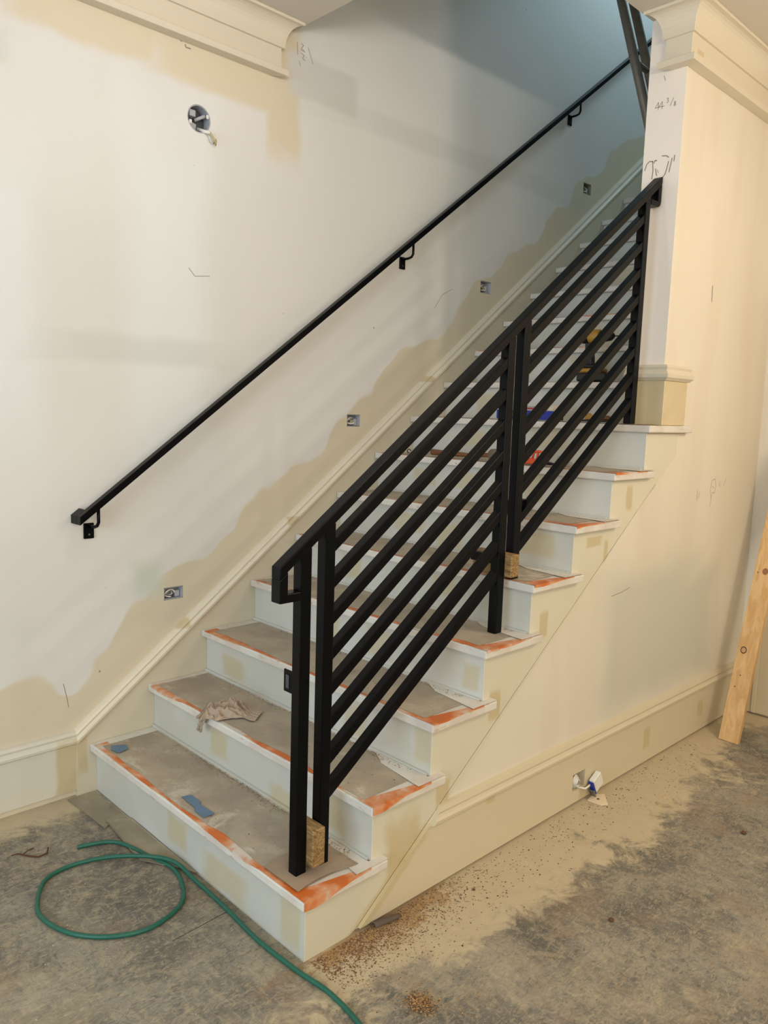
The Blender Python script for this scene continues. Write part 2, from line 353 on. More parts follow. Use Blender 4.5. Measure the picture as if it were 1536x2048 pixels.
m = MB(); m.box(XO, XP, YW, YP, CZ + .2, 6.0); m.build('wall_stairwell', MSTW, kind='structure')
# room ceiling with the stairwell opening cut out (L shape)
m = MB(); m.prism([(-4.1, -6.1), (XE + .1, -6.1), (XE + .1, YW - .0005), (XP - .0005, YW - .0005), (XP - .0005, YP), (XO, YP), (XO, 0), (-4.1, 0)], 'z', CZ, CZ + .2)
m.build('ceiling', MCEIL, kind='structure')
# walls out of frame: rear wall with the window, and a partition with a wide opening towards the next room
m = MB(); m.box(-4.1, -4.0, -6.1, 0, 0, .5); m.box(-4.1, -4.0, -6.1, 0, 2.5, CZ); m.box(-4.1, -4.0, -6.1, -3.5, .5, 2.5); m.box(-4.1, -4.0, -.9, 0, .5, 2.5); m.build('wall_rear', MWR, kind='structure')
m = MB(); m.box(-4.1, XE, -6.2, -6.1, 0, CZ); m.build('wall_front', MWR, kind='structure')
m = MB(); m.box(1.67, XE, -3.62, -3.5, 0, CZ); m.box(-4.0, 1.67, -3.62, -3.5, 2.80, CZ); m.box(-4.0, -3.2, -3.62, -3.5, 0, 2.76); m.build('wall_partition', MWR, kind='structure')

# crown mouldings (profile: distance from wall, height)
CRN = [(0, 2.982), (.052, 2.982), (.052, 3.008), (.028, 3.010), (.028, 3.094), (.040, 3.094), (.040, 3.102)]
CRN += [(.040 + .052 * (1 - math.cos(t * math.pi / 16)) , 3.102 + .086 * math.sin(t * math.pi / 16)) for t in range(1, 9)] + [(.1, 3.188), (.1, CZ), (0, CZ)]
m = MB(); xe = 0.868
m.rings([[(x if x < 0 else xe + p[0], -p[0], p[1]) for p in CRN] for x in (-4.0, xe)]); crown_l = m.build('trim_1', MCROWN, kind='structure', bevel=0.0015, seg=1)
m = MB()
rg = [[(XP - p[0], -1.302 + p[0], p[1]) for p in CRN], [(XP - p[0], YW - p[0], p[1]) for p in CRN], [(XE, YW - p[0], p[1]) for p in CRN]]
m.rings(rg); m.build('trim_2', MCROWN, kind='structure', bevel=0.0015, seg=1)
# moulded base profile: (projection, height from foot)
def base_profile(h, proj=.016, top=.055):
    z = h - top
    return [(0, .008), (proj, .008), (proj, z - .004), (proj + .004, z), (proj + .012, z + .004), (proj + .013, z + .014), (proj + .007, z + .022), (proj + .004, z + .030), (proj + .006, z + .038), (proj + .001, h - .003), (.004, h), (0, h)]
# right baseboard with the cable opening; mitred against the sloping stringer
h = .285
hole = rect(1.435, 0.100, .045, .036)
pt = plate_with_holes([(.235, .012), (2.99, .012), (2.99, h - .05), (.535, h - .05)], [hole], 'y', YW - .016, YW - .0002, YW - .0002, False)
for f in pt.bm.faces: pass
pr = base_profile(h)[3:]
r0, r1 = [], []
for p in pr + [(0, h - .055)]: r0.append(((.545 + (p[1] - h + .05) * .8), YW - p[0], p[1])); r1.append((XE - p[0], YW - p[0], p[1]))
pt.rings([r0, r1]); base_r = pt.build('baseboard_right', MBASER, kind='structure')
m = MB(); pf = base_profile(h)
m.rings([[(XE - p[0], YW - p[0], p[1]) for p in pf], [(XE - p[0], -1.448, p[1]) for p in pf]]); m.build('baseboard_back', MBASER, kind='structure')
m = MB(); pf = base_profile(.272, .016, .052)
m.rings([[(-4.0, -p[0], p[1] + .02 * (p[1] < .02)) for p in pf], [(-.052, -p[0], p[1] + .02 * (p[1] < .02)) for p in pf]]); m.build('baseboard_left', MBASEL, kind='structure')
# door casing on the end wall
m = MB(); m.box(XE - .022, XE, -1.55, -1.45, .01, 2.2, .003); m.box(XE - .030, XE - .022, -1.475, -1.452, .01, 2.2, .003); m.box(XE - .016, XE, -2.42, -1.55, .01, 2.1); m.box(XE - .022, XE, -2.52, -2.42, .01, 2.2, .003); m.box(XE - .022, XE, -2.52, -1.45, 2.1, 2.2, .003)
m.build('trim_3', MBASER, kind='structure')
# sloping skirt on the left wall: board and moulded cap
m = MB(); CS = 0.757
cz = lambda x: .275 + CS * (x + .05)
XS = 5.4
m.prism([(-.052, .0), (.09, .0), (.09 , -.0), (5.0, 3.30), (5.0, cz(5.0) - .05), (-.052, .225)], 'y', -.022, 0)
m.build('baseboard_stairs_left', MSKIRT, kind='structure')
capp = [(0, 0), (.026, 0), (.033, .004), (.034, .018), (.028, .026), (.024, .034), (.026, .046), (.020, .060), (.005, .066), (0, .066)]
m = MB(); m.rings([[(-.052 - .02 * (q[1] - .03), -q[0], .222 + q[1] * .80) for q in capp], [(4.9, -q[0], cz(4.9) - .074 + q[1] * 1.12) for q in capp]])
m.build('trim_4', MCAP, kind='structure', label='moulded sloping cap of the left stair skirt')
# pillar foot: base block and cap moulding above the eighth tread
Z8 = tz(8)
m = MB(); m.prism([(XP - .016, YP + .002), (XP - .016, YW - .016), (2.125, YW - .016), (2.125, YW - .0005), (XP - .0005, YW - .0005), (XP - .0005, YP + .002)], 'z', Z8 + .001, Z8 + .19)
m.build('baseboard_pillar', MPILB, kind='structure', bevel=.002, seg=1)
m = MB(); q = [(-.0005, .19), (.020, .19), (.026, .196), (.034, .203), (.036, .216), (.028, .226), (.022, .236), (.026, .246), (.020, .256), (-.0005, .258)]
m.rings([[(XP - a, YP + .002, Z8 + b) for a, b in q], [(XP - a, YW - a, Z8 + b) for a, b in q], [(2.125 + max(a, 0) * .6, YW - a, Z8 + b) for a, b in q]])
m.build('trim_5', MCROWN, kind='structure')
# right skirt inside the stairwell
m = MB(); m.prism([(XP + .01, Z8 + .01), (5.0, Z8 + .01 + SL * (5.0 - XP)), (5.0, Z8 + .33 + SL * (5.0 - XP)), (XP + .01, Z8 + .33)], 'y', YP + .022, YP + .001)
m.build('baseboard_stairwell_right', MSKIRT, kind='structure')

# pencil marks: thin ribbons on the surfaces
def ribbon(name, parent, strokes, mp, wd=.0022):
    m = MB()
    for st in strokes:
        for a, b in zip(st, st[1:]):
            d = Vector((b[0] - a[0], b[1] - a[1]))
            if d.length < 1e-6: continue
            n = Vector((-d.y, d.x)).normalized() * wd / 2
            m.bm.faces.new([m.bm.verts.new(mp(*q)) for q in ((a[0] + n.x, a[1] + n.y), (a[0] - n.x, a[1] - n.y), (b[0] - n.x, b[1] - n.y), (b[0] + n.x, b[1] + n.y))])
    return m.build(name, MPENCIL, parent)
L_ = lambda x, z: (x, -.0006, z)
P_ = lambda y, z: (XP - .0006, y, z)
R_ = lambda x, z: (x, YW - .0006, z)
def glyph(ch, u, v, s, flip=1):
    G = {'4': [[(.6, 0), (.6, 1), (0, .35), (.8, .35)]], '/': [[(0, 0), (.6, 1)]], '3': [[(0, .9), (.5, 1), (.3, .55), (.6, .3), (.3, 0), (0, .1)]],
         '8': [[(.3, .5), (.05, .75), (.3, 1), (.55, .75), (.3, .5), (0, .25), (.3, 0), (.6, .25), (.3, .5)]], '-': [[(0, .5), (.5, .5)]], '1': [[(.3, 0), (.3, 1)]], '2': [[(0, .8), (.3, 1), (.6, .8), (0, 0), (.6, 0)]]}
    return [[(u + flip * a * s, v + b * s) for a, b in st] for st in G[ch]]
st = []
for k, (ch, sc, dy) in enumerate([('4', .030, 0), ('4', .030, 0), ('-', .02, 0), ('3', .018, .02), ('/', .03, .004), ('8', .018, 0)]): st += glyph(ch, -1.232 - k * .0165, 2.84 + dy, sc, -.8)
st += [[(-1.27, 2.95), (-1.262, 2.97)], [(-1.262, 2.60), (-1.268, 2.585)]]
ribbon('pencil_mark', wall_right, st, P_)
ribbon('pencil_mark', wall_right, [[(-1.205, 2.605), (-1.212, 2.63), (-1.225, 2.64), (-1.24, 2.636)], [(-1.238, 2.64), (-1.243, 2.60), (-1.240, 2.565)], [(-1.244, 2.628), (-1.25, 2.64), (-1.258, 2.636)],
        [(-1.254, 2.605), (-1.258, 2.585), (-1.262, 2.575)], [(-1.278, 2.652), (-1.30, 2.648), (-1.31, 2.640)], [(-1.31, 2.625), (-1.305, 2.60), (-1.298, 2.575), (-1.285, 2.562)], [(-1.325, 2.635), (-1.318, 2.60), (-1.315, 2.58)], [(-1.335, 2.645), (-1.333, 2.62)]], P_, .004)
ribbon('pencil_mark', wall_right, [[(2.505, 1.19), (2.49, 1.235), (2.505, 1.28), (2.535, 1.285), (2.55, 1.25), (2.54, 1.215), (2.515, 1.22), (2.50, 1.15)], [(2.51, 1.25), (2.53, 1.24)],
        [(2.60, 1.27), (2.585, 1.255), (2.60, 1.245)], [(2.665, 1.285), (2.64, 1.245)], [(2.352, 1.24), (2.35, 1.19)], [(2.375, 1.23), (2.37, 1.2)]], R_, .0022)
ribbon('pencil_mark', wall_right, [[(2.33, 2.17), (2.335, 2.10)]], R_, .006)
ribbon('pencil_mark', wall_right, [[(1.62, .835), (1.70, .84), (1.77, .852)]], R_, .003)
ribbon('pencil_mark', wall_left, [[(1.0, 3.165), (1.003, 3.11)], [(1.02, 3.165), (1.035, 3.16), (1.022, 3.143), (1.04, 3.14)], [(1.018, 3.137), (1.045, 3.135)], [(1.02, 3.125), (1.04, 3.12), (1.03, 3.105), (1.045, 3.10)], [(1.06, 3.16), (1.09, 3.10)], [(1.01, 3.09), (1.02, 3.07)]], L_, .0025)
ribbon('pencil_mark', wall_left, [[(.42, 2.985), (.43, 2.98)], [(.445, 2.975), (.447, 2.965), (.47, 2.966)]], L_, .005)
ribbon('pencil_mark', wall_left, [[(-.09, .47), (-.075, .40), (-.072, .37)], [(1.96, 2.12), (2.02, 2.20), (2.1, 2.24)], [(.46, 2.12), (.49, 2.09), (.56, 2.10)]], L_, .0022)

# ------------------------------------------------------------------ staircase
N = 18
stair = empty('staircase', (0.03, -.7, 0), 'cream closed-riser staircase with paper-covered treads climbing along the left wall', 'staircase')
def rear(i): return i * T + .075
for i in range(1, N + 1):
    x0 = (i - 1) * T; x1 = i * T + .026; z1 = tz(i); z0 = z1 - .030
    yr = -W if i <= 8 else YP + .024; yb = -1.3655 if i <= 8 else YP + .024
    m = MB()
    if i < 8:
        jag = []
        pts = [(x0, -.023), (x0, yr), (rear(i), yr), (rear(i), -1.3665), (x1, -1.3665), (x1, -.023)]
    elif i == 8: pts = [(x0, -.023), (x0, yr), (2.175, yr), (2.175, YW - .001), (XP - .001, YW - .001), (XP - .001, YP + .023), (x1, YP + .023), (x1, -.023)]
    else: pts = [(x0, -.023), (x0, yr), (x1, yr), (x1, -.023)]
    m.prism(pts, 'z', z0, z1)
    tread = m.build('tread', MTREAD, stair, bevel=.005, seg=2)
    m = MB(); m.box(x0 + .028, x0 + .044, yb, -.023, z1 - R + .0005 if i > 1 else 0.0, z0 - .0005)
    ris = m.build('riser', MRISER, stair)
    if i <= 8:                                  # cove strip where the next riser meets the tread
        m = MB(); m.box(i * T + .018, i * T + .0275, -1.355 if i < 8 else YP + .03, -.024, z1 + .0005, z1 + .010)
        m.build('joint_strip', MRISER, tread)
    # orange tape, wrapped over the front edge, then brown paper with a wavy outline
    ye = yr + .004
    if i <= 11:
        m = MB(); nv = 70 if i < 9 else 40; y1_, y2_ = -.05, ye
        def fo(u, v, x0=x0, z1=z1, y1_=y1_, y2_=y2_, i=i):
            y = y1_ + (y2_ - y1_) * v
            amp = .5 + .9 * wob(y, i * 3.1, 2.2) + .3 * wob(y, i * 5.3, 9)
            out = .010 - .012 * max(0, min(1, amp))                 # outer edge on the tread
            inn = .060
            hang = max(0, amp - .75) * .030
            if u < .5: return (x0 + inn + (out - inn) * u * 2, y, z1 + .0009)
            k = (u - .5) * 2
            if hang <= 0: return (x0 + out - .0001 * k, y, z1 + .0009)
            return (x0 - .0012, y, z1 + .0006 - hang * k)
        m.grid(fo, 4, nv); m.build('orange_tape', MORANGE, tread)
        if i < 8:
            m = MB()
            def fr(u, v, i=i, x0=x0, z1=z1):
                x = x0 + .002 + (T + .03) * v * .9
                a = .5 + .8 * wob(x, i * 2.3 + 9, 7); fade = 1 - v * .8
                inn = .062; hang = max(0, a * fade * (1.8 if i in (2, 1) else .8)) * .024
                if u < .5: return (x, -W + inn * (1 - u * 2) * fade - .0008, z1 + .0011)
                return (x, -W - .0012, z1 + .0008 - hang * (u - .5) * 2)
            m.grid(fr, 4, 16); m.build('orange_tape', MORANGE, tread)
        m = MB()
        yy1, yy2 = -.06 - .02 * (i % 2), ye + .050
        def fp(u, v, x0=x0, z1=z1, i=i, yy1=yy1, yy2=yy2):
            y = yy1 + (yy2 - yy1) * v
            xa = x0 + .022 + .016 * (wob(y, i * 1.3, 3) + .5 * wob(y, i * 2.9, 11)); xb = x0 + T + .012 - .012 * abs(wob(y, i * 4.4, 4))
            if v > .93: xb -= (v - .93) / .07 * .05
            x = xa + (xb - xa) * u
            zz = z1 + .0020 + .0020 * max(0, mnoise.noise(Vector((x * 14, y * 7, i)))) * (1 if i < 8 else .5)
            if u == 0 or v in (0, 1): zz = z1 + .0016
            return (x, y, zz)
        m.grid(fp, 10, 60); m.build('protective_paper', MPAPER, tread, smooth=True)
        if i < 8:                                                    # white tape over the rear right corner
            m = MB(); m.prism([(i * T - .055, -W + .001), (rear(i) - .002, -W + .001), (rear(i) - .002, -1.367), (i * T + .016, -1.366), (i * T + .016, -1.12), (i * T - .03, -1.2)], 'z', z1 + .0034, z1 + .0043)
            m.build('white_tape', MTREAD, tread)
# separate clean paper piece round the posts on the first tread
m = MB()
def fq(u, v):
    y = -1.185 - .165 * v; x = .012 + .225 * u
    if u < .05: x += .004
    return (x, y + .012 * math.sin(u * 4), tz(1) + .0072 + .0012 * mnoise.noise(Vector((x * 20, y * 20, 3))))
m.grid(fq, 14, 10); m.build('protective_paper', MPAPER2, stair, label='cleaner square of brown paper round the posts')
# stepped stringer board on the open side
pts = [(0.0285, 0)]
for i in range(1, 9):
    pts += [((i - 1) * T + .0285, tz(i) - .0305)]
    pts += [(i * T + .0285, tz(i) - .0305)] if i < 8 else [(2.09, tz(8) - .0305)]
pts += [(2.09, 1.42), (.225, .010), (.20, 0)]
m = MB(); m.prism(pts, 'y', -1.3665, -1.345); m.build('stringer', MSTRG, stair, bevel=.0015, seg=1)
m = MB(); m.prism([(2.09, 1.42), (2.09 - .03, 1.42 - .0225 - .0), (.225, .010), (.26, .010), (.30, .040)], 'y', -1.3675, -1.3668); m.build('stringer_edge', MSTRG, stair)
# upper landing
m = MB(); m.box(N * T + .03, 5.5, YP, -.001, tz(N) + R - .05, tz(N) + R); m.build('landing', MTREAD, stair)

# ------------------------------------------------------------------ stair railing
YR = -1.2715; HW = .0185
rail = empty('stair_railing', (1.0, YR, tz(1)), 'black square steel stair railing with sloping bars standing on the open side of the stairs', 'railing')
GR = .7345
rb = lambda x: 1.117 + GR * x                    # underside of the top rail
def post(x, zb, top=None):
    m = MB(); m.box(x - HW, x + HW, YR - HW, YR + HW, zb, rb(x) + .012, 0); m.build('post', MSTEEL, rail, bevel=.0025)
PX = [.0725, .158, .961, 1.0455, 1.8265]
for x, zb in zip(PX, (tz(1) + .003, tz(1) + .003, tz(4) + .003, tz(5) + .003, tz(8) + .003)): post(x, zb)
m = MB(); a, b = -.020, 1.928; m.prism([(a, rb(a)), (b, rb(b)), (b, rb(b) + .034), (a, rb(a) + .034)], 'y', YR - .0205, YR + .0205)
m.build('top_rail', MSTEEL, rail, bevel=.003)
m = MB(); m.prism([(-.020, 1.036), (.053, 1.036), (.053, 1.062), (.008, 1.062), (.008, rb(.008)), (-.020, rb(-.020))], 'y', YR - .0205, YR + .0205)
m.build('rail_return', MSTEEL, rail, bevel=.003)
m = MB(); m.prism([(1.928, rb(1.928)), (1.928, 2.465), (1.921, 2.447), (1.905, 2.440), (1.846, 2.440), (1.846, 2.462), (1.902, 2.462), (1.902, rb(1.902))], 'y', YR - .0205, YR + .0205)
m.build('rail_return', MSTEEL, rail, bevel=.003)
for (xa, xb) in ((PX[1] + HW - .001, PX[2] - HW + .001), (PX[3] + HW - .001, PX[4] - HW + .001)):
    for k in range(8):
        zc = lambda x: 1.030 + GR * x - .1067 * k + .0185
        m = MB(); m.beam((xa, YR, zc(xa)), (xb, YR, zc(xb)), .031, .030); m.build('sloping_bar', MSTEEL, rail, bevel=.002)
# bracket plate with a slot on the inner side of the first post
m = MB(); m.box(.056, .062, YR + HW - .003, -1.213, .755, .822, .0)
pl = m.build('bracket_plate', MSTEEL, rail, bevel=.004); m = MB(); m.box(.0535, .0562, -1.240, -1.226, .768, .808, .001); m.build('slot', MBOXD, pl)
m = MB(); m.box(.955, .975, YR + HW, -1.150, 1.030, 1.064); m.build('bracket_plate', MSTEEL, rail, bevel=.003)
m = MB(); m.box(1.028, 1.062, YR + HW, -1.238, 1.205, 1.256); m.build('bracket_plate', MSTEEL, rail, bevel=.003)
m = MB(); m.box(PX[3] + HW, 1.135, -1.268, -1.24, 1.205, 1.256); m.build('bracket_plate', MSTEEL, rail, bevel=.003)
m = MB(); m.box(PX[0] + HW, PX[1] - HW, -1.287, -1.262, .262, .305); m.build('bracket_plate', MSTEEL, rail, bevel=.003)
# weathered spacer blocks clamped between the posts
m = MB(); m.box(.0915, .1390, -1.318, -1.222, .236, .352, .003); m.build('wood_block', MBLOCK, label='weathered wood block wedged between the two lowest railing posts', cat='wood block', group='spacer blocks between railing posts')
m = MB(); m.box(.9800, 1.0268, -1.318, -1.14, .985, 1.068, .003); m.build('wood_block', MBLOCK, label='rough wood block wedged between the two middle railing posts', cat='wood block', group='spacer blocks between railing posts')

# ------------------------------------------------------------------ wall handrail
hr = empty('wall_handrail', (0, -.02, 1.1), 'slim black steel handrail on brackets along the left wall above the stairs', 'handrail')
HG = .7465; hb = lambda x: 1.131 + HG * (x + .03)
m = MB(); a, b = -.048, 5.2; m.prism([(a, hb(a) - .018), (b, hb(b) - .018), (b, hb(b) + .014), (a, hb(a) + .014)], 'y', -.087, -.053); m.build('rail', MSTEEL, hr, bevel=.002)
m = MB(); m.prism([(-.048, hb(-.048) - .018), (-.016, hb(-.016) - .018), (-.016, hb(-.016) + .014), (-.048, hb(-.048) + .014)], 'y', -.0535, -.001); m.build('rail_return', MSTEEL, hr, bevel=.001)
for xc, zc in ((.020, 1.064), (1.699, 2.320), (3.143, 3.398), (4.55, 4.45)):
    m = MB(); m.box(xc - .021, xc + .021, -.007, -.0005, zc - .031, zc + .031); pl = m.build('bracket', MSTEEL, hr, bevel=.004)
    zt = hb(xc + .012) - .015
    m = MB(); m.tube([(xc, -.006, zc + .018), (xc + .004, -.045, zc + .020), (xc + .008, -.062, zc + .026), (xc + .010, -.070, zc + .040), (xc + .010, -.070, zt)], .0065, 8); m.build('arm', MSTEEL, pl, smooth=True)
    m = MB(); m.cyl((xc, -.0068, zc - .014), (xc, -.009, zc - .014), .004, 10); m.build('screw', MMETAL, pl)

# ------------------------------------------------------------------ electrical boxes in the left wall
BL = ['blue-grey outlet box with looped white cables, lowest of the row above the stair skirt', 'outlet box with bright cable ends below the middle handrail bracket',
      'small outlet box in the wall right of the middle handrail bracket', 'highest small outlet box, below the upper handrail bracket']
for k, (cx, cz_, hx, hz) in enumerate(BOX):
    t = empty('outlet_box', (cx, .03, cz_ - hz), BL[k], 'outlet box', 'outlet boxes above the stair skirt')
    hx -= .0015; hz -= .0015; m = MB(); m.box(cx - hx, cx + hx, .047, .0495, cz_ - hz, cz_ + hz)
    for (a, b, c, d) in ((-hx, -hx + .002, -hz, hz), (hx - .002, hx, -hz, hz), (-hx, hx, -hz, -hz + .002), (-hx, hx, hz - .002, hz)): m.box(cx + a, cx + b, .002, .047, cz_ + c, cz_ + d)
    m.build('housing', MBOXG if k != 3 else plain('drywall_dust', srgb(150, 140, 118)), t)
    for q in range(3):
        m = MB(); pts = []
        for s_ in range(15):
            a = s_ / 14 * math.pi * 1.55 + q * .9 + k
            pts.append((cx - .010 + (.024 - .004 * q) * math.cos(a), .014 + .007 * q + .006 * math.sin(a * 2), cz_ - .002 + (.015 - .002 * q) * math.sin(a)))
        m.tube(pts, .0035 if k < 2 else .003, 6); m.build('cable', MWIRE if q != 1 else (MWIREY if k else MBOXD), t, smooth=True)
    m = MB(); m.box(cx + hx - .028, cx + hx - .006, .018, .040, cz_ - hz + .004, cz_ + hz - .02); m.build('clamp', MBOXG, t, bevel=.001)
t = empty('ceiling_fixture_box', (.508, .03, 2.655), 'round grey light fixture box with white cables high on the left wall', 'fixture box')
m = MB(); cx, cz_ = .508, 2.712
def ring(r, y): return [(cx + r * math.cos(a * math.pi / 12), y, cz_ + r * math.sin(a * math.pi / 12)) for a in range(24)]
m.rings([ring(.0530, .001), ring(.0530, .048), ring(.0500, .046), ring(.0500, .001), ring(.0530, .001)], True, False); m.build('housing', MBOXG, t)
m = MB(); m.cyl((cx, .0470, cz_), (cx, .0492, cz_), .050, 24); m.build('back_plate', MBOXD, t)
m = MB(); m.prism([(cx - .045, cz_ + .005), (cx + .010, cz_ - .010), (cx + .006, cz_ - .046), (cx - .02, cz_ - .044), (cx - .044, cz_ - .02)], 'y', .040, .0465); m.build('divider', MBOXG, t)
m = MB(); m.box(cx - .036, cx - .008, .012, .046, cz_ + .008, cz_ + .034); m.build('clamp', MBOXG, t, bevel=.003)
m = MB(); m.tube([(cx - .004, .030, cz_ + .000), (cx + .034, .012, cz_ + .022)], .007, 8); m.build('screw_post', MBOXG, t, smooth=True)
for a, b in ((.040, .018), (-.038, -.018)):
    m = MB(); m.box(cx + a - .006, cx + a + .006, -.001, .004, cz_ + b - .008, cz_ + b + .008, .002); m.build('screw_tab', MWIRE, t)
for q, pts in enumerate([[(.020, .03, -.028), (.030, 0, -.040), (.050, -.02, -.045), (.062, -.022, -.062), (.060, -.015, -.085), (.048, -.010, -.078), (.040, -.008, -.055)],
                         [(.014, .03, -.034), (.024, .0, -.046), (.044, -.022, -.052), (.054, -.03, -.075), (.066, -.02, -.090), (.072, -.015, -.07), (.060, -.012, -.045)],
                         [(.010, .03, -.030), (.022, -.004, -.044), (.040, -.02, -.048)]]):
    m = MB(); m.tube([(cx + a, b, cz_ + c) for a, b, c in pts], .0028 if q < 2 else .0075, 6); m.build('cable', MWIRE if q != 1 else MWIREY, t, smooth=True)
# cable opening in the right baseboard with a dangling outlet
t = empty('outlet_box', (1.435, YW, .062), 'square cable opening in the right baseboard with coiled white cable', 'outlet box')
m = MB(); cx, cz_ = 1.435, .100; m.box(cx - .043, cx + .043, YW + .044, YW + .049, cz_ - .034, cz_ + .034); m.build('housing', plain('dark_cavity', srgb(48, 40, 32), .8), t)
for q in range(5):
    m = MB(); m.tube([(cx - .012 + (.026 - .003 * q) * math.cos(a / 12 * 6.28), YW - .006 - .0035 * q + .004 * math.sin(a), cz_ - .004 + (.027 - .003 * q) * math.sin(a / 12 * 6.28)) for a in range(11)], .0026, 6); m.build('cable', MWIRE, t, smooth=True)
m = MB(); m.tube([(cx, YW - .01, cz_ - .03), (cx + .02, YW - .036, cz_ - .034), (cx + .04, YW - .040, cz_ - .028), (cx + .055, YW - .035, cz_ - .03)], .004, 6); m.build('cable', MWIRE, t, smooth=True)
t = empty('loose_outlet', (1.53, YW - .03, .03), 'loose white and blue electrical outlet hanging at the foot of the right baseboard', 'outlet')
an = math.radians(-28); cc = (1.532, YW - .036, .064)
m = MB(); m.box(cc[0] - .020, cc[0] + .040, cc[1] - .012, cc[1] + .012, cc[2] - .030, cc[2] + .034, .003, rot=(cc, 'Y', an)); m.build('body', MWIRE, t)
m = MB(); m.box(cc[0] - .029, cc[0] - .021, cc[1] - .013, cc[1] + .011, cc[2] - .032, cc[2] + .030, .002, rot=(cc, 'Y', an)); m.build('blue_face', MLEV, t)
m = MB(); m.box(cc[0] - .036, cc[0] - .030, cc[1] - .014, cc[1] + .012, cc[2] - .040, cc[2] - .005, .001, rot=(cc, 'Y', an)); m.build('strap', MMETAL, t)

# ------------------------------------------------------------------ steel ladder frame in the stairwell
t = empty('scaffold_ladder', (2.75, -1.05, 2.1), 'grey steel scaffold ladder frame leaning in the upper stairwell behind the pillar', 'scaffold')
LR = lambda x, z, y0: (x, y0 + (z - 3.0) * .31, z)
for nm, x, y0, zb in (('pole', 2.70, -.812, tz(11) + .003), ('pole', 2.86, -.805, tz(12) + .003)):
    m = MB(); m.cyl(LR(x, zb + .01, y0), LR(x, 5.5, y0), .0235, 16); m.build(nm, MGALV, t, smooth=True)
for z in (2.55, 3.05, 3.42, 3.95, 4.45, 4.95):
    m = MB(); m.cyl(LR(2.70, z, -.812), LR(2.86, z, -.805), .016, 12); m.build('cross_tube', MGALV, t, smooth=True)

# ------------------------------------------------------------------ leaning pine board
def leaning():
    o = Vector((2.546, -1.481, 0.0)); up = Vector((.295, -.012, 1)).normalized(); sd = Vector((0, -1, 0)); sd = (sd - up * sd.dot(up)).normalized(); bk = up.cross(sd)
    if bk.x < 0: bk = -bk
    return o, up, sd, bk
o, up, sd, bk = leaning()
t = empty('pine_board', o + sd * .045, 'long pale pine board with a dark knot leaning at the right edge', 'board')
o = o + Vector((0, 0, .003))
m = MB(); L = 1.66; th = .032; wd = .094
m.rings([[o + up * s + sd * a + bk * b for a, b in ((0, 0), (wd, 0), (wd, th), (0, th))] for s in (0, L)]); bd = m.build('plank', MPINE, t, bevel=.002)
m = MB()
def disc(m, c, r1, r2, d):
    n = 20; m.rings([[c + up * (r2 * math.sin(k * 6.2832 / n)) + sd * (r1 * math.cos(k * 6.2832 / n)) - bk * q for k in range(n)] for q in (d, -.001)])
disc(m, o + up * .455 + sd * .030, .015, .018, .0006); m.build('knot', MKNOT, t)
m = MB(); disc(m, o + up * .455 + sd * .030, .011, .013, .0010); m.build('knot', MKNOT2, t)
for s, a in ((.27, .025), (.33, .04), (.85, .018)):
    m = MB(); disc(m, o + up * s + sd * a, .003, .003, .0006); m.build('knot', MKNOT, t)
m = MB(); disc(m, o + up * .86 + sd * .052, .014, .017, .0006); m.build('knot', plain('knot_light', srgb(150, 104, 66), .6), t)

# ------------------------------------------------------------------ things on the floor
def cr(pts, n=8):
    out = []; P = [Vector(p) for p in pts]
    for i in range(len(P) - 1):
        a, b, c, d = P[max(i - 1, 0)], P[i], P[i + 1], P[min(i + 2, len(P) - 1)]
        for k in range(n):
            q = k / n; out.append(.5 * ((2 * b) + (c - a) * q + (2 * a - 5 * b + 4 * c - d) * q * q + (3 * b - a - 3 * c + d) * q ** 3))
    out.append(P[-1]); return out
HP = [(-.208, -.387), (-.095, -.442), (-.047, -.606), (-.023, -.719), (-.049, -.828), (-.108, -.915), (-.229, -.952), (-.334, -.910), (-.414, -.818), (-.447, -.696), (-.426, -.601), (-.357, -.502), (-.242, -.488), (-.115, -.559), (-.018, -.692), (.008, -.829), (.004, -1.029), (-.008, -1.206), (-.001, -1.384), (.0, -1.513), (-.014, -1.648), (-.05, -1.78), (-.14, -1.95)]
HZ = [.008, .008, .008, .008, .008, .008, .008, .008, .008, .008, .008, .008, .009, .016, .023, .010, .008, .008, .008, .008, .008, .008, .008]
m = MB(); m.tube(cr([(x - (.012 if i > 14 and i < 19 else 0), y, z) for i, ((x, y), z) in enumerate(zip(HP, HZ))], 9), .0072, 10)
m.build('hose', MHOSE, smooth=True, label='green hose looped on the concrete floor before the first step', cat='hose')
def sheet(name, pts, z, lift, mat, label, cat, th=.0012, grp=None):
    cx = sum(p[0] for p in pts) / len(pts); cy = sum(p[1] for p in pts) / len(pts); m = MB(); ringsv = []
    fine = []
    for i in range(len(pts)):
        a, b = pts[i], pts[(i + 1) % len(pts)]
        for k in range(6): fine.append((a[0] + (b[0] - a[0]) * k / 6 + .0022 * wob(i + k, 3, 5), a[1] + (b[1] - a[1]) * k / 6 + .0022 * wob(i + k, 8, 5)))
    for s in (1, .92, .6, .25):
        ringsv.append([(cx + (x - cx) * s, cy + (y - cy) * s, z + th + (lift * (.5 + .5 * wob(x * 3 + y * 5, 2, 3)) if s == 1 else .0006)) for x, y in fine])
    R2 = m.rings(ringsv, True, False); m.bm.faces.new(R2[-1])
    o = m.build(name, mat, label=label, cat=cat, group=grp, smooth=False); s = o.modifiers.new('thick', 'SOLIDIFY'); s.thickness = th; s.offset = -1
    return o
sheet('floor_paper', [(-.095, -.025), (.024, -.025), (.024, -.315), (-.045, -.300), (-.078, -.325)], .0, .004, MPAPERF, 'dusty grey paper sheet on the floor in the corner left of the first step', 'paper', grp=None)
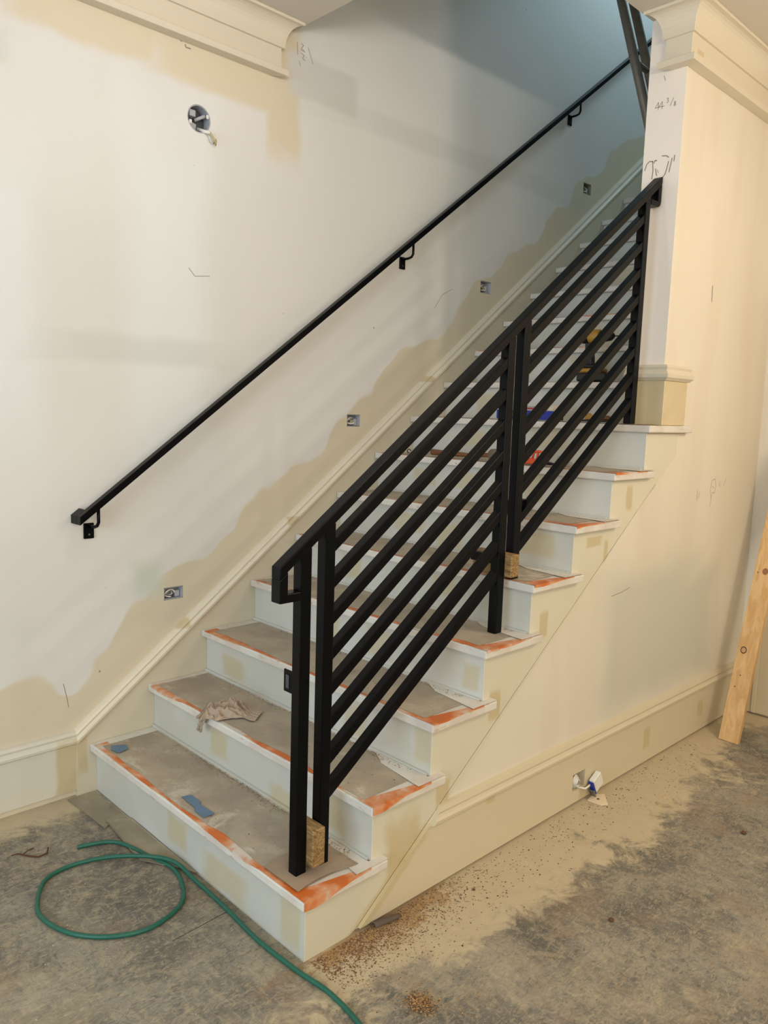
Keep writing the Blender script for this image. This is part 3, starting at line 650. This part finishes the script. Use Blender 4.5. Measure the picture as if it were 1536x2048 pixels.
sheet('floor_paper', [(-.055, -.275), (.024, -.325), (.024, -.80), (.0, -.74), (-.085, -.60)], .0035, .008, MPAPERF, 'curled grey paper sheet on the floor along the first riser beside the hose', 'paper')
BT = [([(.048, -.652), (.082, -.664), (.080, -.728), (.070, -.735), (.074, -.826), (.032, -.824), (.034, -.760), (.045, -.750)], 'torn strip of blue tape in the middle of the first tread', 'blue tape'),
      ([(.050, -.108), (.098, -.135), (.088, -.178), (.042, -.190), (.034, -.145)], 'small piece of blue tape near the wall end of the first tread', 'blue tape')]
for pts, lb, c in BT: sheet('blue_tape', pts, tz(1) + .0062, .0008, MBLUE, lb, c, .0006, 'blue tape pieces on the first tread')
m = MB(); m.prism([(1.485, -1.392), (1.490, -1.452), (1.518, -1.468), (1.586, -1.412), (1.545, -1.380)], 'z', .001, .006); m.build('plaster_shard', MSHARD, label='pale broken plaster shard on the floor under the cable opening', cat='shard', bevel=.001)
m = MB(); m.cyl((1.525, -1.418, .0062), (1.525, -1.418, .0068), .006, 8)
m.build('stain', MKNOT, bpy.data.objects['plaster_shard'])
m = MB()
def curl(u, v):
    a = -.3 + u * 3.3; x = .275 + .10 * v; y = -1.388 - .014 * v + .012 * math.cos(a) * (1 - .3 * v); return (x, y - .006 * u, .003 + .013 * (1 - .4 * v) * (math.sin(a) + .3))
m.grid(curl, 10, 6); o = m.build('bark_curl', plain('bark', srgb(92, 80, 68), .8), label='curled dark strip of bark at the foot of the stringer', cat='debris', smooth=True); s = o.modifiers.new('t', 'SOLIDIFY'); s.thickness = .0015
o.location.z += .002
m = MB(); m.tube([(-.395, -.285, .004), (-.378, -.29, .006), (-.352, -.325, .004), (-.33, -.355, .005), (-.30, -.352, .005), (-.285, -.325, .009)], [.002, .0025, .003, .003, .0035, .0025], 6); m.tube([(-.365, -.305, .005), (-.345, -.295, .006), (-.325, -.290, .006)], .0018, 6)
m.build('twig', plain('twig_bark', srgb(84, 52, 34), .8), label='small bent brown twig on the floor at the left edge', cat='twig')
for k, (x, y, s, lb) in enumerate([(1.72, -1.93, .010, 'small brown stone on open floor right of the cable opening'), (.86, -1.86, .009, 'small reddish stone in the middle of the concrete floor'), (.66, -1.47, .005, 'tiny dark pebble close to the right baseboard')]):
    m = MB(); bmesh.ops.create_icosphere(m.bm, subdivisions=2, radius=s)
    for v in m.bm.verts: v.co = Vector((v.co.x * (1 + .3 * wob(v.co.y * 60, k)), v.co.y, v.co.z * .6 * (1 + .2 * wob(v.co.x * 90, k)))) + Vector((x, y, s * .6))
    m.build('stone', plain('stone_%s' % 'abc'[k], srgb(96, 64, 46), .8), label=lb, cat='stone')
def flakes(name, n, sampler, mat, label, smin, smax, z=0.0005, cat='debris'):
    m = MB()
    for _ in range(n):
        x, y, zz = sampler(); s = random.uniform(smin, smax); a = random.uniform(0, 6.28); e = random.uniform(.3, .8); h = random.uniform(.15, .5) * s; tl = random.uniform(-.3, .3)
        ca, sa = math.cos(a), math.sin(a); b = zz + z
        q = [m.bm.verts.new((x + ca * p * s - sa * r * s * e, y + sa * p * s + ca * r * s * e, b + abs(tl) * s + tl * s * p)) for p, r in ((-1, -.8), (1, -1), (.8, 1), (-.9, .7))]
        tp = m.bm.verts.new((x, y, b + abs(tl) * s + h))
        m.bm.faces.new(q[::-1])
        for i in range(4): m.bm.faces.new((q[i], q[(i + 1) % 4], tp))
    return m.build(name, mat, label=label, cat=cat, kind='stuff')
G = random.gauss
CC = [(random.uniform(.06, .62), -1.385 - abs(G(0, .035)), random.uniform(.006, .028)) for _ in range(26)]
def s1():
    while 1:
        x = .04 + abs(G(0, .30)); y = -1.378 - abs(G(0, .075))
        if x < .80: return x, y, 0
def s1b():
    c = random.choice(CC); return c[0] + G(0, c[2] * 1.3), min(-1.376, c[1] + G(0, c[2])), 0
def s2():
    return random.uniform(.35, 2.4), YW - .03 - abs(G(0, .11)), 0
flakes('wood_chips', 1700, s1b, MCHIP, 'golden wood chips heaped along the foot of the first steps', .0012, .0036)
flakes('wood_chips', 2600, s1, MCHIPD, 'reddish brown sawdust scattered on the floor by the first step corner', .001, .003)
flakes('floor_crumbs', 620, s2, MCRUMB, 'dark crumbs scattered in the dust along the right baseboard', .0013, .0034)
PC = [(.02, -1.80)]
import itertools
def unfloor(u, v):
    d = (RT * ((u - 768) / 1575.26) + DN * ((v - 1024) / 1575.26) + FW); c = cam.location if False else Vector((-1.27774, -2.96686, 1.56829)); t_ = -c.z / d.z; return c + d * t_
c0 = unfloor(840, 2008)
def s3():
    return c0.x + G(0, .020), c0.y + G(0, .022), abs(G(0, .003))
flakes('chip_pile', 420, s3, MCHIP, 'small round pile of wood chips at the bottom of the frame', .0012, .0034)
flakes('chip_pile', 300, s3, MCHIPD, 'brown bits mixed in the small chip pile at the bottom', .0012, .003)
m = MB(); m.tube([unfloor(*q) + Vector((0, 0, .0004)) for q in ((345, 1882), (400, 1853), (430, 1836), (462, 1820))], .0009, 5); m.build('floor_seam', MKNOT, bpy.data.objects['floor'])
CL = [unfloor(*q) for q in ((740, 1965), (830, 1960), (950, 1978), (1095, 1920), (1150, 1965), (1440, 1930), (1480, 1900), (850, 1905), (1120, 1865), (930, 2020), (1240, 1970), (660, 1860), (700, 1905))]
def s4():
    c = random.choice(CL); return c.x + G(0, .03), c.y + G(0, .025), 0
flakes('scattered_chips', 480, s4, MCHIP, 'pale chips sprinkled over the concrete floor in the foreground', .001, .003)
def s5(): return random.uniform(-.7, 2.8), random.uniform(-2.6, -1.45), 0
flakes('scattered_crumbs', 700, s5, MCHIPD, 'brown specks sprinkled over the open concrete floor', .001, .0026)
def s5b(): return random.uniform(-1.0, -.02), random.uniform(-1.6, -.1), 0
flakes('scattered_crumbs', 260, s5b, MSHARD, 'pale specks sprinkled on the floor left of the stairs', .0008, .002)
def s6():
    i = random.choice([1, 1, 1, 2, 2, 3, 3, 4, 5, 6]); y = -random.uniform(.25, 1.30)
    return i * T + .010 - abs(G(0, .016)), y, tz(i) + .005
flakes('tread_crumbs', 1300, s6, MCRUMB, 'dark and brown crumbs collected at the back of the treads', .001, .0026)
def s7():
    i = random.choice([1, 1, 1, 2, 2, 3]); return i * T + .008 - abs(G(0, .018)), -random.uniform(.3, 1.30), tz(i) + .005
flakes('tread_chips', 500, s7, MCHIP, 'golden chips collected at the back of the lower treads', .001, .0026)
def s8():
    i = random.choice([1, 2, 2, 3, 4, 5, 6, 7]); return (i - 1) * T + random.uniform(.04, T), -random.uniform(.8, 1.33), tz(i) + .0055
flakes('tread_crumbs', 160, s8, MCRUMB, 'dark specks lying on the right ends of the treads', .0012, .0032)

# ------------------------------------------------------------------ rag on the second tread
m = MB(); z2 = tz(2) + .006
def rag(u, v):
    # u: from the tail hanging over the nosing to the flat corner lying on the tread; v across
    cl = [(.2475, -.452, z2 - .066), (.2465, -.466, z2 - .030), (.262, -.485, z2 + .004), (.300, -.495, z2), (.335, -.505, z2), (.365, -.53, z2), (.385, -.57, z2), (.395, -.62, z2)]
    k = u * (len(cl) - 1); i = min(int(k), len(cl) - 2); f = k - i
    c = Vector(cl[i]).lerp(Vector(cl[i + 1]), f)
    prof = [.012, .020, .040, .075, .085, .070, .055, .050]; wdt = prof[i] + (prof[min(i + 1, 7)] - prof[i]) * f
    s = (v - .5) * 2
    side = (Vector((.15, 1, 0)).lerp(Vector((.80, .60, 0)), min(1, u * 3))).normalized()
    wdt *= 1 + .22 * wob(u * 3 + (5 if s > 0 else 0), 7, 2.2)
    p = c + side * s * wdt
    q = mnoise.noise(Vector((u * 4, s * 1.6, 4)))
    r1 = 1 - abs(mnoise.noise(Vector((u * 6.5 + q * 1.2, s * 3.2 + u * 3, 1.3)))) * 3.2
    r2 = 1 - abs(mnoise.noise(Vector((u * 13 + q, s * 6, 7.7)))) * 3.0
    env = max(0, 1 - abs(s) ** 4) * (1 if u < .68 else max(0.06, 1 - (u - .68) * 5)) * (.45 if u < .25 else 1)
    d = (.036 * max(0, r1) + .014 * max(0, r2)) * env
    if u < .27: p.x = min(p.x, .2475) - d * .8 - .002; p.z -= .004 * abs(s)
    else: p.z = z2 + d + .0015 * (1 + wob(u * 9, s * 5, 2))
    return p
m.grid(rag, 110, 70); o = m.build('rag', MRAG, smooth=True, label='crumpled taupe rag hanging over the edge of the second tread', cat='rag'); s = o.modifiers.new('t', 'SOLIDIFY'); s.thickness = .0012; s.offset = 1

# ------------------------------------------------------------------ tools on the upper treads
z9 = tz(9) + .006; X9 = 8 * T + .085
t = empty('cordless_drill', (X9, -.93, z9), 'black and yellow cordless drill standing on its battery on the ninth tread', 'drill')
m = MB(); m.box(X9 - .038, X9 + .038, -.995, -.835, z9, z9 + .040, .006); m.build('battery', MBLK, t)
m = MB(); m.box(X9 - .034, X9 + .034, -.965, -.838, z9 + .041, z9 + .062, .006); m.build('battery_top', MYEL, t)
m = MB(); m.box(X9 - .030, X9 + .030, -.935, -.850, z9 + .063, z9 + .080, .006); m.build('grip_foot', MBLK, t)
m = MB(); m.prism([(-.855, z9 + .078), (-.905, z9 + .078), (-.898, z9 + .15), (-.912, z9 + .185), (-.860, z9 + .185), (-.862, z9 + .14)], 'x', X9 - .018, X9 + .018); m.build('handle', MBLK, t, bevel=.006)
m = MB(); m.prism([(-.905, z9 + .14), (-.922, z9 + .150), (-.925, z9 + .168), (-.905, z9 + .175)], 'x', X9 - .008, X9 + .008); m.build('trigger', MYEL, t, bevel=.002)
m = MB(); m.tube([(X9, -.876, z9 + .212), (X9, -.880, z9 + .212), (X9, -.895, z9 + .212), (X9, -.930, z9 + .212), (X9, -.935, z9 + .212)], [.029, .033, .034, .033, .028], 16); m.build('motor_housing', MYEL, t, smooth=True)
m = MB(); m.tube([(X9, -.814, z9 + .212), (X9, -.820, z9 + .212), (X9, -.845, z9 + .212), (X9, -.875, z9 + .212)], [.020, .028, .031, .032], 16); m.build('end_cap', MBLK, t, smooth=True)
m = MB(); m.tube([(X9, -.936, z9 + .212), (X9, -.965, z9 + .212), (X9, -.99, z9 + .212), (X9, -1.005, z9 + .212)], [.027, .026, .022, .010], 16); m.build('chuck', MBLK, t, smooth=True)
m = MB(); m.cyl((X9, -1.005, z9 + .212), (X9, -1.055, z9 + .208), .0028, 8); m.build('bit', MBLK, t)
X8 = 7 * T + .06; z8 = tz(8) + .006
t = empty('spirit_level', (X8, -.77, z8), 'long blue box spirit level lying across the eighth tread', 'level')
m = MB(); m.box(X8 - .012, X8 + .012, -.925, -.56, z8, z8 + .042, .002); m.build('body', MLEV, t)
m = MB(); m.box(X8 - .013, X8 + .013, -.928, -.925, z8 - .0, z8 + .043, .001); m.build('end_cap', MBLK, t)
m = MB(); m.box(X8 - .0125, X8 + .0125, -.69, -.65, z8 + .012, z8 + .032, .002); m.build('vial', MYEL, t)
t = empty('plastic_packet', (X8 + .03, -.73, z8 + .0), 'small clear plastic packet with red print behind the blue level', 'packet')
m = MB(); m.box(X8 + .022, X8 + .040, -.765, -.68, z8, z8 + .062, .004); m.build('case', MCLEAR, t)
m = MB(); m.box(X8 + .0205, X8 + .0215, -.758, -.70, z8 + .048, z8 + .056); m.build('print', MRED, t)
m = MB(); m.tube([(X8 + .055, -.862, z8 + .036), (X8 + .055, -.835, z8 + .036)], .034, 20); m.build('tape_roll', plain('pale_tape', srgb(216, 206, 186), .6), label='pale tape roll standing on the eighth tread behind the level', cat='tape roll')
t = empty('hand_tool', (X8, -1.10, z8), 'yellow and black hand tool with brown grip lying on the eighth tread near the pillar', 'hand tool')
m = MB(); m.box(X8 - .016, X8 + .016, -1.175, -1.035, z8, z8 + .009, .002); m.build('base_bar', MBLK, t)
m = MB(); m.prism([(-1.052, z8 + .009), (-1.100, z8 + .009), (-1.095, z8 + .030), (-1.078, z8 + .030), (-1.070, z8 + .038), (-1.058, z8 + .036)], 'x', X8 - .012, X8 + .012); m.build('knob', MYEL, t, bevel=.004)
m = MB(); m.tube([(X8, -1.115, z8 + .016), (X8, -1.13, z8 + .020), (X8, -1.165, z8 + .018), (X8, -1.18, z8 + .014)], [.006, .010, .011, .006], 12); m.build('grip', MHANDLE, t, smooth=True)
X7 = 6 * T + .055; z7 = tz(7) + .006
t = empty('mallet', (X7, -.55, z7), 'rubber mallet with wooden handle lying on the seventh tread', 'mallet')
m = MB(); m.tube([(X7, -.365, z7 + .016), (X7, -.372, z7 + .017), (X7, -.45, z7 + .016), (X7, -.60, z7 + .016), (X7, -.70, z7 + .022), (X7, -.79, z7 + .027)], [.010, .0145, .013, .0095, .010, .011], 12); m.build('handle', MHANDLE, t, smooth=True)
m = MB(); m.tube([(X7 - .048, -.775, z7 + .028), (X7 - .044, -.775, z7 + .028), (X7 + .044, -.775, z7 + .028), (X7 + .048, -.775, z7 + .028)], [.023, .027, .027, .023], 18); m.build('head', MRUB, t, smooth=True)
t = empty('hand_tool', (X7, -.96, z7), 'bright orange hand tool with dark metal jaws lying on the seventh tread', 'hand tool')
m = MB(); m.prism([(-.895, z7), (-.985, z7), (-1.000, z7 + .018), (-.955, z7 + .026), (-.915, z7 + .012)], 'x', X7 - .02, X7 + .012); m.build('lower_grip', MORT, t, bevel=.004)
m = MB()
for a, b, c, d in ((-.93, .030, -.945, .050), (-.955, .030, -.965, .054), (-.98, .028, -.985, .054)): m.tube([(X7 + .006, a, z7 + b - .01), (X7 + .006, c, z7 + d)], .005, 8)
m.tube([(X7 + .006, -.925, z7 + .040), (X7 + .006, -.95, z7 + .052), (X7 + .006, -.99, z7 + .056), (X7 + .006, -1.01, z7 + .052)], .006, 8); m.tube([(X7 + .006, -1.008, z7 + .052), (X7 + .002, -.998, z7 + .02)], .006, 8)
m.build('upper_frame', MORT, t, smooth=True)
m = MB(); m.tube([(X7, -.99, z7 + .010), (X7 - .004, -1.03, z7 + .014), (X7 - .01, -1.08, z7 + .008)], [.008, .006, .004], 8); m.tube([(X7 + .01, -1.0, z7 + .008), (X7 + .006, -1.05, z7 + .006), (X7 + .01, -1.12, z7 + .006)], [.007, .005, .004], 8); m.build('jaws', MBLK, t, smooth=True)
m = MB(); nn = 0
def crin(u, v):
    y = -1.025 - .085 * u; x = X7 + .050 + .045 * v
    return (x + .008 * wob(u * 4, v * 3 + 1, 2), y + .006 * wob(v * 4, u * 3, 2), z7 + .004 + abs(math.sin(u * 3.1)) * abs(math.sin(v * 3.1)) * (.040 + .03 * mnoise.noise(Vector((u * 5, v * 5, 2)))))
m.grid(crin, 14, 12); o = m.build('plastic_wrapper', MCLEAR, label='crumpled clear plastic wrapper beside the orange tool on the seventh tread', cat='wrapper'); s = o.modifiers.new('t', 'SOLIDIFY'); s.thickness = .0006
m = MB(); m.tube([(X7 - .01 + .010 * math.cos(a * .5), -.225 + .002 * a * .3, z7 + .013 + .009 * math.sin(a * .5)) for a in range(11)], .0025, 6); m.build('cable_offcut', MBLK, label='tiny curled black cable offcut at the wall side of the seventh tread', cat='cable offcut', smooth=True)
